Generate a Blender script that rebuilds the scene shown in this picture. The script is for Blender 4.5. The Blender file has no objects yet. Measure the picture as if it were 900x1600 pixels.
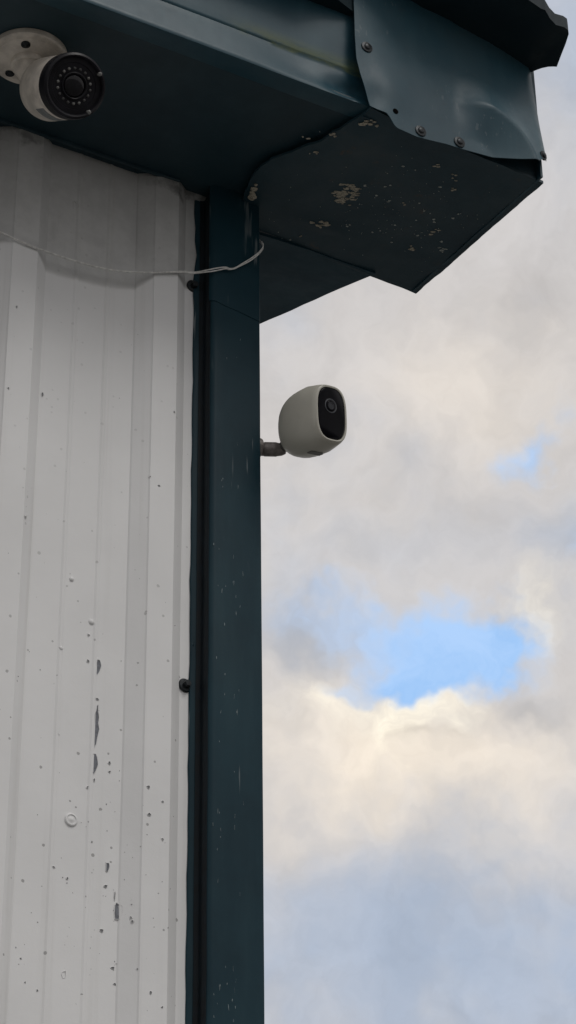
import bpy, math, random
from mathutils import Vector, Matrix, noise as mnoise

# ------------------------------------------------------------------ scene, camera, light
sc = bpy.context.scene
COL = sc.collection
random.seed(7)

FW = Vector((0.42936508, 0.74518318, 0.51024274))
RT = Vector((0.86996325, -0.49296777, -0.01211296))
UP = Vector((-0.24250685, -0.44909332, 0.85994513))
CAMLOC = Vector((-1.0724, -1.9320, 1.55))
cam = bpy.data.cameras.new('camera')
cam.sensor_fit = 'HORIZONTAL'; cam.sensor_width = 36.0
cam.lens = 3600 * 36.0 / 900.0
cam.clip_start = 0.02; cam.clip_end = 2000
cam_ob = bpy.data.objects.new('camera', cam); COL.objects.link(cam_ob)
M3 = Matrix((RT, UP, -FW)).transposed()
cam_ob.matrix_world = Matrix.Translation(CAMLOC) @ M3.to_4x4()
sc.camera = cam_ob

sc.view_settings.view_transform = 'Standard'
sc.view_settings.look = 'None'
sc.view_settings.exposure = 0.0
sc.view_settings.gamma = 1.0
sc.view_settings.use_curve_mapping = False

SUN_AZ, SUN_EL = math.radians(168), math.radians(52)     # azimuth clockwise from +Y
sd = bpy.data.lights.new('sun', 'SUN'); sd.energy = 0.9; sd.angle = math.radians(22); sd.color = (1, .97, .93)
so = bpy.data.objects.new('sun', sd); COL.objects.link(so)
sdir = Vector((math.sin(SUN_AZ) * math.cos(SUN_EL), math.cos(SUN_AZ) * math.cos(SUN_EL), math.sin(SUN_EL)))
so.rotation_euler = (-sdir).to_track_quat('-Z', 'Y').to_euler()
so.location = (0, -5, 8)

# ------------------------------------------------------------------ node helpers
class NT:
    def __init__(s, tree): s.t = tree; s.n = tree.nodes; s.l = tree.links
    def new(s, kind, **kw):
        n = s.n.new(kind)
        for k, v in kw.items(): setattr(n, k, v)
        return n
    def put(s, sock, v):
        if v is None: return
        if hasattr(v, 'is_output'): s.l.new(v, sock)
        else:
            if isinstance(v, (tuple, list)) and len(v) == 3 and sock.type == 'RGBA': v = (*v, 1)
            sock.default_value = v
    def m(s, op, a, b=None, c=None, clamp=False):
        n = s.new('ShaderNodeMath', operation=op, use_clamp=clamp)
        s.put(n.inputs[0], a); s.put(n.inputs[1], b); s.put(n.inputs[2], c)
        return n.outputs[0]
    def vm(s, op, a, b=None):
        n = s.new('ShaderNodeVectorMath', operation=op)
        s.put(n.inputs[0], a)
        if b is not None: s.put(n.inputs[1], b)
        return n.outputs['Value'] if op in ('DOT_PRODUCT', 'LENGTH', 'DISTANCE') else n.outputs[0]
    def noise(s, vec, scale, detail=4, rough=.55, dist=0.0, out=0):
        n = s.new('ShaderNodeTexNoise')
        s.put(n.inputs['Vector'], vec); s.put(n.inputs['Scale'], scale)
        s.put(n.inputs['Detail'], detail); s.put(n.inputs['Roughness'], rough); s.put(n.inputs['Distortion'], dist)
        return n.outputs[out]
    def ramp(s, v, lo, hi, a=0.0, b=1.0, smooth=True):
        n = s.new('ShaderNodeMapRange', interpolation_type='SMOOTHSTEP' if smooth else 'LINEAR')
        s.put(n.inputs[0], v)
        for i, x in zip((1, 2, 3, 4), (lo, hi, a, b)): s.put(n.inputs[i], x)
        return n.outputs[0]
    def mix(s, f, a, b, blend='MIX'):
        n = s.new('ShaderNodeMix', data_type='RGBA', blend_type=blend)
        s.put(n.inputs[0], f); s.put(n.inputs[6], a); s.put(n.inputs[7], b)
        return n.outputs[2]
    def scale(s, vec, xyz):
        n = s.new('ShaderNodeMapping'); s.put(n.inputs['Vector'], vec); n.inputs['Scale'].default_value = xyz
        return n.outputs[0]

# ------------------------------------------------------------------ world: broken evening cloud over a blue sky
w = bpy.data.worlds.new('World'); sc.world = w; w.use_nodes = True
T = NT(w.node_tree); T.n.clear()
D = T.new('ShaderNodeTexCoord').outputs['Generated']
sky = T.new('ShaderNodeTexSky', sky_type='NISHITA'); sky.sun_disc = False
sky.sun_elevation = SUN_EL; sky.sun_rotation = SUN_AZ; sky.air_density = 1.0; sky.dust_density = 0.6; sky.ozone_density = 2.0
bluesky = T.vm('SCALE', sky.outputs[0]); bluesky.node.inputs['Scale'].default_value = 0.15
wn = T.noise(D, 16, 4, .58, 0, 1)
warp = T.vm('SUBTRACT', wn, (.5, .5, .5))
warp = T.vm('MULTIPLY', warp, (.075, .075, .075))
wn2 = T.vm('MULTIPLY', T.vm('SUBTRACT', T.noise(D, 60, 3, .6, 0, 1), (.5, .5, .5)), (.016, .016, .016))
DW = T.vm('NORMALIZE', T.vm('ADD', T.vm('ADD', D, warp), wn2))
sx = T.new('ShaderNodeSeparateXYZ'); T.l.new(DW, sx.inputs[0])
AZ = T.m('MULTIPLY', T.m('ARCTAN2', sx.outputs[0], sx.outputs[1]), 57.29578)
EL = T.m('MULTIPLY', T.m('ARCSINE', sx.outputs[2]), 57.29578)
def blob(a, e, sa, se, wt):
    x = T.m('DIVIDE', T.m('SUBTRACT', AZ, a), sa); y = T.m('DIVIDE', T.m('SUBTRACT', EL, e), se)
    q = T.m('ADD', T.m('MULTIPLY', x, x), T.m('MULTIPLY', y, y))
    return T.m('MULTIPLY', T.m('POWER', 2.71828, T.m('MULTIPLY', q, -1.0)), wt)
def blobs(*L):
    r = None
    for b in L:
        v = blob(*b); r = v if r is None else T.m('ADD', r, v)
    return r
big = T.noise(D, 2.6, 3, .5)
mid = T.noise(D, 9, 4, .6)
fine = T.noise(DW, 24, 5, .62)
hole_f = T.m('ADD', T.ramp(big, .60, .75, 0, .8), blobs(
    (34.6, 27.25, 2.2, 1.0, 1.15), (33.4, 26.5, .9, .45, .65), (36.0, 27.2, .9, .8, .55), (37.35, 32.35, .75, .75, .66),
    (31.2, 28.2, 2.2, .75, .48), (38.6, 29.3, .8, 1.3, .38), (31.6, 26.2, 1.0, .35, .45), (33.7, 19.7, .9, .5, .22)))
hole_f = T.m('ADD', hole_f, T.m('MULTIPLY', T.m('SUBTRACT', fine, .5), .55))
hole = T.ramp(hole_f, .10, 1.0)
bluesky = T.mix(.70, bluesky, (.42, .70, 1.12))
warm = blobs((32.0, 24.6, 2.6, 1.7, .85), (35.6, 24.0, 3.0, 1.7, .62), (35.2, 33.6, 2.6, 1.6, .42), (31, 31.5, 2.0, 2.2, .12))
warm = T.m('ADD', warm, T.ramp(mid, .55, .75, 0, .20), clamp=True)
cool = blobs((33, 20.0, 6, 2.2, .95), (36, 17.6, 6, 1.6, .55), (40, 42, 3.0, 3.4, .8), (38.2, 29.5, 1.4, 1.2, .55),
             (30.6, 27.5, 1.2, .8, .55), (36.6, 25.7, 1.2, .6, .30), (33, 29.9, 4, .9, .25))
cool = T.m('ADD', cool, T.ramp(mid, .5, .25, 0, .50), clamp=True)
bright = blobs((33.35, 25.7, .95, .65, 1.2), (33.2, 24.7, .5, .6, .5), (31.0, 25.9, 1.1, .6, .40), (37.0, 27.9, .6, .7, .45), (34.5, 25.7, .7, .5, .35))
bright = T.m('MULTIPLY', bright, T.ramp(fine, .30, .62, .35, 1.15))
bright = T.m('MINIMUM', bright, 1.0)
dark = blobs((37.4, 35.6, 1.6, .9, .35), (36.6, 25.6, 1.1, .5, .35), (33.8, 25.0, .45, .22, .35), (30.4, 27.3, .9, .6, .2))
colr = T.mix(cool, (.630, .605, .595), (.425, .495, .615))
colr = T.mix(warm, colr, (.93, .83, .71))
colr = T.mix(bright, colr, (1.18, 1.09, .90))
fine2 = T.noise(DW, 70, 4, .6)
bluesky = T.mix(T.ramp(fine, .35, .65, 0, .35), bluesky, (.62, .80, 1.08))
shade = T.m('MULTIPLY', T.ramp(fine2, .3, .7, .982, 1.016),
            T.m('MULTIPLY', T.ramp(fine, .25, .75, .92, 1.06), T.m('SUBTRACT', 1.0, T.m('MULTIPLY', dark, .45))))
cs = T.new('ShaderNodeVectorMath', operation='SCALE'); T.l.new(colr, cs.inputs[0]); T.l.new(shade, cs.inputs['Scale'])
final = T.mix(hole, cs.outputs[0], bluesky)
bg = T.new('ShaderNodeBackground'); T.l.new(final, bg.inputs[0]); bg.inputs[1].default_value = 1.0
w.cycles.sampling_method = 'MANUAL'; w.cycles.sample_map_resolution = 256
wo = T.new('ShaderNodeOutputWorld'); T.l.new(bg.outputs[0], wo.inputs[0])

# ------------------------------------------------------------------ materials
def material(name):
    m = bpy.data.materials.new(name); m.use_nodes = True
    t = NT(m.node_tree); b = t.n['Principled BSDF']
    return m, t, b
def bump(t, b, h, strength, dist):
    n = t.new('ShaderNodeBump'); t.put(n.inputs['Height'], h)
    n.inputs['Strength'].default_value = strength; n.inputs['Distance'].default_value = dist
    t.l.new(n.outputs[0], b.inputs['Normal'])
def plain(name, col, rough=.5, metal=0.0, spec=.5, var=.25, nscale=120, bstr=.15):
    m, t, b = material(name)
    p = t.new('ShaderNodeTexCoord').outputs['Object']
    n = t.noise(p, nscale, 5, .6)
    c = t.mix(t.ramp(n, .3, .7), tuple(x * (1 - var) for x in col), tuple(min(1, x * (1 + var)) for x in col))
    t.put(b.inputs['Base Color'], c); b.inputs['Roughness'].default_value = rough
    b.inputs['Metallic'].default_value = metal; b.inputs['Specular IOR Level'].default_value = spec
    t.put(b.inputs['Roughness'], t.ramp(n, .2, .8, max(.02, rough - .08), min(1, rough + .08)))
    bump(t, b, n, bstr, .0006)
    return m

def teal(name, k=1.0, rough=.36, scratch=.0, dusty=.0, streak=(90, 90, 6), rust=0.0, spec=.5, lump=.14, fade=0.0):
    m, t, b = material(name)
    p = t.new('ShaderNodeTexCoord').outputs['Object']
    n1 = t.noise(p, 7, 5, .6); n2 = t.noise(p, 70, 6, .65); n3 = t.noise(p, 420, 3, .6)
    c = t.mix(t.ramp(n1, .3, .7), (.0050 * k, .0205 * k, .030 * k), (.0085 * k, .031 * k, .043 * k))
    c = t.mix(t.ramp(n2, .55, .85, 0, .06 + dusty), c, (.055, .062, .064))
    if dusty: c = t.mix(t.ramp(n1, .45, .70, 0, dusty * .7), c, (.060, .066, .068))
    if fade:
        fd = t.noise(t.scale(p, (14, 14, 2.2)), 1.0, 5, .62)
        c = t.mix(t.ramp(fd, .46, .72, 0, fade), c, (.022 * k, .050 * k, .062 * k))
    if scratch:
        s1 = t.noise(t.scale(p, streak), 1.0, 3, .6)
        s2 = t.noise(p, 9, 2, .5)
        f = t.m('MULTIPLY', t.ramp(s1, .635, .69), t.ramp(s2, .46, .62))
        c = t.mix(t.m('MULTIPLY', f, scratch), c, (.20, .23, .24))
    if rust:
        r = t.m('MULTIPLY', t.ramp(n2, .58, .70), t.ramp(n1, .50, .62))
        c = t.mix(t.m('MULTIPLY', r, rust), c, (.085, .06, .04))
    t.put(b.inputs['Base Color'], c)
    t.put(b.inputs['Roughness'], t.ramp(n2, .25, .75, rough - .03, rough + .06))
    b.inputs['Specular IOR Level'].default_value = spec
    h = t.m('ADD', t.m('MULTIPLY', n2, 1.0), t.m('MULTIPLY', n3, .25))
    h = t.m('ADD', t.m('MULTIPLY', h, .6), t.m('MULTIPLY', t.noise(p, 12, 2, .5), 1.5))
    bump(t, b, h, lump, .0012)
    return m

M_TRIM = teal('dark_green_trim_paint', 1.15, .42, scratch=.8, spec=.16, fade=.5)
M_SOFFIT = teal('dark_green_soffit_paint', 1.2, .50, dusty=.10, fade=.4)
M_RAKE = teal('dark_green_rake_paint', 1.5, .72, dusty=.15, spec=.12)
M_FASCIA = teal('dark_green_fascia_paint', 2.0, .34, dusty=.16)
M_COVER = teal('blue_green_cover_paint', 2.3, .46, scratch=.22, dusty=.35, streak=(160, 160, 60), spec=.42, fade=.4)
M_PLATE = teal('weathered_green_plate_paint', 1.55, .52, dusty=.60, rust=.7, lump=.7)
M_ROOF = teal('dark_roof_edge_paint', .6, .55, dusty=.08, spec=.3)
M_SCREW = plain('dark_screw_metal', (.022, .026, .029), .38, .6, var=.4, nscale=400)
M_METAL = plain('bare_grey_metal', (.125, .135, .155), .5, .0, var=.3, nscale=300)
M_METALDK = plain('dirty_grey_metal', (.19, .195, .20), .6, .2, var=.4, nscale=300)
M_LICHEN = plain('crusty_beige_deposit', (.40, .37, .30), .9, var=.45, nscale=500, bstr=.8)
M_PALECHIP = plain('pale_flaked_paint', (.36, .39, .37), .8, var=.4, nscale=500, bstr=.6)
M_CABLE = plain('white_cable_sheath', (.62, .62, .60), .45, var=.2, nscale=200)
M_GROUND = plain('asphalt', (.13, .128, .122), .9, var=.35, nscale=30, bstr=.4)
M_CAMWHITE = plain('aged_white_camera_plastic', (.64, .59, .52), .42, var=.22, nscale=45)
M_CAMBLACK = plain('black_camera_face', (.008, .008, .011), .40, spec=.18, var=.4, nscale=60, bstr=.05)
M_LENS = plain('dark_lens_glass', (.008, .008, .010), .15, spec=.25, var=.2, bstr=.0)
M_LEDDIM = plain('dim_led_lens', (.055, .055, .055), .3, var=.3, nscale=600, bstr=.0)
M_LED = plain('led_lens', (.16, .16, .155), .25, var=.2, nscale=600, bstr=.0)
M_ARLO = plain('warm_grey_camera_shell', (.45, .44, .385), .42, var=.04, nscale=40, bstr=.04)
M_ARLOBLK = plain('gloss_black_panel', (.004, .004, .006), .22, spec=.06, var=.2, bstr=.0)
M_ARLODK = plain('dark_port_cover', (.10, .10, .09), .6, var=.2)
M_ARM = plain('dull_bronze_mount', (.20, .18, .17), .42, .15, var=.3, nscale=150)
M_LENSDIM = plain('dim_lens', (.030, .032, .038), .3, spec=.2, var=.1)
M_SCRATCH = plain('scratched_pale_paint', (.17, .21, .22), .7, var=.4, nscale=300)
M_SHADE = plain('painted_shade_black', (.0045, .0085, .012), .6, spec=.2, var=.4, nscale=90)  # near-black colour that paints shade onto the trim return
M_HOLE = plain('dark_hole', (.003, .003, .003), .95, spec=.02, var=.1)
M_GREYRING = plain('grey_lens_ring', (.055, .06, .07), .3, var=.1)
M_GABLE = plain('gable_white_paint', (.60, .59, .57), .5, var=.06, nscale=20)

# white wall: fresh white below the cable, older dull paint above it, specks and grime
def wall_mat():
    m, t, b = material('white_wall_paint')
    p = t.new('ShaderNodeTexCoord').outputs['Object']
    s = t.new('ShaderNodeSeparateXYZ'); t.l.new(p, s.inputs[0])
    X, Y, Z = s.outputs
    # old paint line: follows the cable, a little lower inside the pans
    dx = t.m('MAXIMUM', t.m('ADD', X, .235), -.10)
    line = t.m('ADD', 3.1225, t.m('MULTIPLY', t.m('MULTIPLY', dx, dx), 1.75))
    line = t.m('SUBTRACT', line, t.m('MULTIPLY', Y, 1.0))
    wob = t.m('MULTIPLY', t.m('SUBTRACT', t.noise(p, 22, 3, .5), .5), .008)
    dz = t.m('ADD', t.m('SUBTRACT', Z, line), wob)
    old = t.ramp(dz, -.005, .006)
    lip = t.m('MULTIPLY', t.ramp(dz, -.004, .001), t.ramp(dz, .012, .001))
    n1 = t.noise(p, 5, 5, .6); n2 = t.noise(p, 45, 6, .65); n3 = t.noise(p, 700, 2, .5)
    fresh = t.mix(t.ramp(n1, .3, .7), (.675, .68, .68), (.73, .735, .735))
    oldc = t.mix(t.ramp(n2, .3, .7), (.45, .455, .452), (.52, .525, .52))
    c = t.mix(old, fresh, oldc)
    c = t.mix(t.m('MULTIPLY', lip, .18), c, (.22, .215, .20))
    # vertical run-off streaks
    st = t.noise(t.scale(p, (55, 55, 1.2)), 1.0, 4, .6)
    c = t.mix(t.ramp(st, .52, .80, 0, .25), c, (.40, .39, .36))
    # grime below the soffit joint
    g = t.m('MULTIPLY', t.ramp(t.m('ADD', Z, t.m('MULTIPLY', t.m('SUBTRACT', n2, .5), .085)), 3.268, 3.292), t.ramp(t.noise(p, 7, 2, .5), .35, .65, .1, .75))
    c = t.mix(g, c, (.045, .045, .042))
    # smudges
    sm = t.m('MULTIPLY', t.ramp(t.noise(t.scale(p, (1, 1, .45)), 26, 4, .6), .60, .78), t.ramp(Z, 3.0, 3.2))
    c = t.mix(t.m('MULTIPLY', sm, .45), c, (.20, .20, .19))
    # tiny dark pits
    v = t.new('ShaderNodeTexVoronoi', feature='F1'); t.put(v.inputs['Vector'], p); v.inputs['Scale'].default_value = 150
    vc = t.new('ShaderNodeSeparateColor'); t.l.new(v.outputs['Color'], vc.inputs[0])
    rad = t.ramp(vc.outputs[0], .90, 1.0, 0, .30, smooth=False)
    pit = t.m('LESS_THAN', t.m('ADD', v.outputs['Distance'], t.m('MULTIPLY', t.m('SUBTRACT', n3, .5), .12)), rad)
    pit = t.m('MULTIPLY', pit, t.ramp(Z, 2.95, 2.45, .25, .9))
    c = t.mix(t.m('MULTIPLY', pit, .65), c, (.12, .12, .115))
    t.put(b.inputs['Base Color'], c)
    t.put(b.inputs['Roughness'], t.ramp(n2, .2, .8, .42, .58))
    b.inputs['Specular IOR Level'].default_value = .35
    h = t.m('ADD', t.m('MULTIPLY', n2, .8), t.m('MULTIPLY', t.noise(p, 11, 2, .5), 2.0))
    h = t.m('ADD', h, t.m('MULTIPLY', n3, .12))
    h = t.m('SUBTRACT', h, t.m('MULTIPLY', pit, .6))
    h = t.m('SUBTRACT', h, t.m('MULTIPLY', old, .5))
    bump(t, b, h, .30, .0012)
    return m
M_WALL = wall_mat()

# fascia with algae in the fold
def algae_fascia():
    m = teal('dark_green_fascia_paint_algae', 2.1, .36, dusty=.15, spec=.4, fade=.4)
    t = NT(m.node_tree); b = t.n['Principled BSDF']
    src = b.inputs['Base Color'].links[0].from_socket
    p = t.new('ShaderNodeTexCoord').outputs['Object']
    s = t.new('ShaderNodeSeparateXYZ'); t.l.new(p, s.inputs[0])
    n = t.noise(t.scale(p, (1, 1, 3)), 38, 5, .65)
    zz = t.m('ADD', s.outputs[2], t.m('MULTIPLY', t.m('SUBTRACT', n, .5), .02))
    f = t.m('MULTIPLY', t.ramp(zz, 3.334, 3.341), t.ramp(zz, 3.362, 3.342))
    f = t.m('MULTIPLY', f, t.m('MULTIPLY', t.ramp(s.outputs[0], -.17, -.10), t.ramp(n, .30, .60, .15, 1)))
    c = t.mix(t.m('MULTIPLY', f, .9), src, (.085, .115, .055))
    t.put(b.inputs['Base Color'], c)
    return m
M_FASCIA_A = algae_fascia()

# ------------------------------------------------------------------ mesh helpers
def mesh_ob(name, verts, faces, mat, parent=None, smooth=False, mats=None, fm=None, sharp=None):
    me = bpy.data.meshes.new(name); me.from_pydata([tuple(v) for v in verts], [], faces); me.update()
    for mm in (mats or [mat]): me.materials.append(mm)
    if fm:
        for p, i in zip(me.polygons, fm): p.material_index = i
    if smooth:
        for p in me.polygons: p.use_smooth = True
        if sharp: 
            try: me.set_sharp_from_angle(angle=math.radians(sharp))
            except Exception: pass
    ob = bpy.data.objects.new(name, me); COL.objects.link(ob)
    if parent: ob.parent = parent
    return ob
def tag(o, label=None, cat=None, group=None, kind=None):
    for k, v in (('label', label), ('category', cat), ('group', group), ('kind', kind)):
        if v: o[k] = v
    return o
def empty(name, loc):
    o = bpy.data.objects.new(name, None); COL.objects.link(o); o.location = loc; o.empty_display_size = .05
    return o
def box(name, x0, x1, y0, y1, z0, z1, mat, parent=None):
    V = [(x, y, z) for x in (x0, x1) for y in (y0, y1) for z in (z0, z1)]
    F = [(0, 1, 3, 2), (4, 6, 7, 5), (0, 4, 5, 1), (2, 3, 7, 6), (0, 2, 6, 4), (1, 5, 7, 3)]
    return mesh_ob(name, V, F, mat, parent)
def grid_mesh(name, P, mat, parent=None, thick=0.0, tdir=(0, 1, 0), smooth=True, sharp=40, mats=None):
    """P[i][j] points -> quads, optionally closed with a back sheet shifted by thick*tdir"""
    n, m = len(P), len(P[0])
    V = [p for r in P for p in r]
    F = [(i * m + j, (i + 1) * m + j, (i + 1) * m + j + 1, i * m + j + 1) for i in range(n - 1) for j in range(m - 1)]
    if thick:
        o = len(V); td = Vector(tdir) * thick
        V = V + [Vector(p) + td for p in V]
        F = F + [tuple(o + k for k in reversed(f)) for f in F]
        ring = [j for j in range(m)] + [i * m + m - 1 for i in range(1, n)] + [(n - 1) * m + j for j in range(m - 2, -1, -1)] + [i * m for i in range(n - 2, 0, -1)]
        for a, b_ in zip(ring, ring[1:] + ring[:1]): F.append((b_, a, o + a, o + b_)[::-1])
    return mesh_ob(name, V, F, mat, parent, smooth, sharp=sharp, mats=mats)
def prism(name, poly, z0, z1, mat, parent=None, smooth=False):
    n = len(poly)
    z = lambda i, zz: zz(poly[i][0], poly[i][1]) if callable(zz) else zz
    V = [(p[0], p[1], z(i, z0)) for i, p in enumerate(poly)] + [(p[0], p[1], z(i, z1)) for i, p in enumerate(poly)]
    F = [tuple(range(n))[::-1], tuple(range(n, 2 * n))] + [(i, (i + 1) % n, n + (i + 1) % n, n + i) for i in range(n)]
    return mesh_ob(name, V, F, mat, parent, smooth)
def frame(axis):
    a = Vector(axis).normalized(); u = a.cross(Vector((0, 0, 1)) if abs(a.z) < .9 else Vector((1, 0, 0))).normalized()
    return a, u, a.cross(u)
def lathe(name, org, axis, prof, mat, parent=None, seg=48, sharp=35, mats=None, fmi=None):
    """prof: (radius, distance along axis)"""
    a, u, v = frame(axis); o = Vector(org); V = []; F = []; fm = []
    for r, s in prof:
        for k in range(seg):
            t = 2 * math.pi * k / seg
            V.append(o + a * s + (u * math.cos(t) + v * math.sin(t)) * r)
    for i in range(len(prof) - 1):
        for k in range(seg):
            F.append((i * seg + k, i * seg + (k + 1) % seg, (i + 1) * seg + (k + 1) % seg, (i + 1) * seg + k)); fm.append(fmi[i] if fmi else 0)
    F.append(tuple(range(seg))[::-1]); fm.append(fmi[0] if fmi else 0)
    F.append(tuple(range((len(prof) - 1) * seg, len(prof) * seg))); fm.append(fmi[-1] if fmi else 0)
    return mesh_ob(name, V, F, mat, parent, True, mats=mats, fm=fm if fmi else None, sharp=sharp)
def catmull(pts, n=8):
    P = [Vector(p) for p in pts]; P = [2 * P[0] - P[1]] + P + [2 * P[-1] - P[-2]]; R = []
    for i in range(1, len(P) - 2):
        for k in range(n):
            t = k / n; a, b_, c_, d = P[i - 1:i + 3]
            R.append(.5 * (2 * b_ + (c_ - a) * t + (2 * a - 5 * b_ + 4 * c_ - d) * t * t + (3 * b_ - a - 3 * c_ + d) * t ** 3))
    R.append(P[-2]); return R
def tube_geo(pts, rad, seg=10):
    V = []; F = []; n = len(pts); prev = None
    for i, p in enumerate(pts):
        d = (pts[min(i + 1, n - 1)] - pts[max(i - 1, 0)]).normalized()
        if prev is None: u = d.orthogonal().normalized()
        else: u = (prev - d * prev.dot(d)).normalized()
        prev = u; v = d.cross(u); r = rad[i] if isinstance(rad, list) else rad
        for k in range(seg):
            t = 2 * math.pi * k / seg; V.append(p + (u * math.cos(t) + v * math.sin(t)) * r)
    for i in range(n - 1):
        for k in range(seg): F.append((i * seg + k, i * seg + (k + 1) % seg, (i + 1) * seg + (k + 1) % seg, (i + 1) * seg + k))
    F.append(tuple(range(seg))[::-1]); F.append(tuple(range((n - 1) * seg, n * seg)))
    return V, F
def tube(name, pts, rad, mat, parent=None, seg=10):
    V, F = tube_geo([Vector(p) for p in pts], rad, seg); return mesh_ob(name, V, F, mat, parent, True, sharp=50)
def lerp(a, b, t): return a + (b - a) * t
def interp(x, tab):
    if x <= tab[0][0]: return tab[0][1]
    for (a, fa), (b_, fb) in zip(tab, tab[1:]):
        if x <= b_: return lerp(fa, fb, (x - a) / (b_ - a))
    return tab[-1][1]
def sst(a, b, x):
    t = max(0, min(1, (x - a) / (b - a))); return t * t * (3 - 2 * t)
def nz(x, y, z=0, s=1.0): return mnoise.noise(Vector((x * s, y * s, z * s)))

def flake_geo(V, F, fm, c, du, dv, n, a, b_, rnd, h=.0007, k=7, mi=0):
    """irregular thin flake: outline on the surface, raised uneven inner ring"""
    o = len(V); rr = [rnd.uniform(.55, 1.25) for _ in range(k)]; ph = rnd.uniform(0, 6.28)
    for ring, (s, hh) in enumerate(((1, -.0006), (.93, h), (.40, h * rnd.uniform(.5, 1.0)))):
        for i in range(k):
            t = ph + 2 * math.pi * i / k
            V.append(c + du * (a * s * rr[i] * math.cos(t)) + dv * (b_ * s * rr[i] * math.sin(t)) + n * (hh * rnd.uniform(.7, 1.2) if ring else hh))
    for ring in range(2):
        for i in range(k):
            F.append((o + ring * k + i, o + ring * k + (i + 1) % k, o + (ring + 1) * k + (i + 1) % k, o + (ring + 1) * k + i)); fm.append(mi)
    F.append(tuple(o + 2 * k + i for i in range(k))); fm.append(mi)

# ------------------------------------------------------------------ ground
g = mesh_ob('ground', [(-600, -600, 0), (600, -600, 0), (600, 600, 0), (-600, 600, 0)], [(0, 1, 2, 3)], M_GROUND)
tag(g, 'grey asphalt yard around the metal building', kind='structure')

# ------------------------------------------------------------------ the building
ZS = 3.2915          # soffit underside
YF = -0.2246         # fascia plane
ZP = ZS - .010       # corner plate underside
ZR = 3.4436          # roof edge underside at the corner
DEEP = 0.0125        # rib depth
PITCH = .1758
BL, BD = -6.0, 5.0   # left end, depth of building
SLOPE = .361
bld = empty('metal_building', (0, 0, 0))
tag(bld, 'white ribbed metal building with dark green corner trim and boxed eave', 'building')

# one rib period, x ascending from the left foot of a rib
PERIOD = [(-.1505, DEEP), (-.1331, 0), (-.1013, 0), (-.0876, DEEP)]
CREASE = [(-.2249, 1), (-.1856, 1)]
def wall_profile(k0, k1):
    """profile points for periods k0..k1 (k=0 is the rib next to the corner)"""
    pts = []
    for k in range(k0, k1 + 1):
        o = k * PITCH
        for x, _ in CREASE:                                   # pan to the left of rib k, with its two fine creases
            pts += [(x + o - .0030, DEEP), (x + o - .0008, DEEP - .0010), (x + o + .0014, DEEP - .0008), (x + o + .0032, DEEP - .0001)]
        (a, b_, c_, d) = [p[0] + o for p in PERIOD]
        e = .0009
        pts += [(a - e, DEEP), (a + e * .7, DEEP - .0016), (b_ - e * .7, .0016), (b_ + e, 0), (c_ - e, 0), (c_ + e * .7, .0016), (d - e * .7, DEEP - .0016), (d + e, DEEP)]
    return pts
def wall_y(x):
    o = math.floor((x + .0876) / PITCH + 1) * PITCH if x < -.0876 else 0
    for k in range(-40, 1):
        o = k * PITCH
        if -.0876 + o - PITCH <= x <= -.0876 + o:
            return interp(x, [(a + o, y) for a, y in PERIOD])
    return DEEP
def make_sheet(k0, k1, xl, xr):
    pr = wall_profile(k0, k1)
    pr = ([(xl, DEEP)] if xl is not None else []) + pr + ([(xr, DEEP)] if xr is not None else [])
    zs = [0.05] + [0.4 * i for i in range(1, 5)] + [1.9 + .05 * i for i in range(29)]
    rows = []
    for z in zs:
        rows.append([Vector((x, y + .0007 * nz(x, z, 3, 6), z)) for x, y in pr])
    P = [[rows[i][j] for i in range(len(zs))] for j in range(len(pr))]
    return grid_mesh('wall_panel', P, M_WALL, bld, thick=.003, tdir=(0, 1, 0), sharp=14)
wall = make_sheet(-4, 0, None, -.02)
k = -5
while k * PITCH > BL + .8:
    make_sheet(k - 4, k, None, -.2249 - .0040 + (k + 1) * PITCH)
    k -= 5
box('wall_core', BL + .05, -.03, .03, .12, 0, ZS + .02, M_GABLE, bld)

# gable wall facing away, plus the back and far walls
def gable(name, x0, x1):
    zr = lambda y: ZS + .06 + SLOPE * (min(y, BD - y))
    pts = [(.02, 0), (BD, 0), (BD, zr(BD)), (BD / 2, zr(BD / 2)), (.02, zr(.02))]
    V = [(x0, a, b_) for a, b_ in pts] + [(x1, a, b_) for a, b_ in pts]; n = 5
    F = [tuple(range(n))[::-1], tuple(range(n, 2 * n))] + [(i, (i + 1) % n, n + (i + 1) % n, n + i) for i in range(n)]
    return mesh_ob(name, V, F, M_GABLE, bld)
gable('gable_wall', -.028, -.006)
gable('gable_wall', BL, BL + .04)
box('back_wall', BL + .05, -.03, BD - .04, BD - .002, 0, ZS + .05, M_GABLE, bld)

# --- corner trim: flange, return, rounded bend, face, wrap round the corner
def trim_profile():
    P = [(-.0760, .0112), (-.0752, .0098), (-.0650, .0096), (-.0636, .0080)]
    P += [(-.0640, .006), (-.0648, .001)]
    cx, cy, r = -.0565, -.0030, .0090
    for i in range(7):
        a = math.radians(180 + 90 * i / 6); P.append((cx + r * math.cos(a), cy + r * math.sin(a)))
    P += [(-.045, -.0120), (-.03, -.0121), (-.015, -.0120)]
    cx, cy, r = -.0020, -.0100, .0020
    for i in range(5):
        a = math.radians(270 + 90 * i / 4); P.append((cx + r * math.cos(a), cy + r * math.sin(a)))
    P += [(.0002, .02), (.0, .07), (-.006, .0705)]
    return P
TP = trim_profile()
def trim_rows(zs, off=0.0):
    P = []
    for (x, y) in TP:
        row = []
        for z in zs:
            wv = 0
            if x < -.0750:  # ragged outer edge of the flange
                wv = .0016 * nz(z, 1, 2, 23) + .0008 * nz(z, 5, 2, 70) + .004 * sst(3.12, 3.22, z) * (.4 + nz(z, 9, 1, 28))
            row.append(Vector((x + wv, y + .0006 * nz(x, z, 8, 7) + off, z)))
        P.append(row)
    return P
zs = [0.0, .5, 1.0, 1.5] + [1.9 + .02 * i for i in range(70)]
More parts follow.
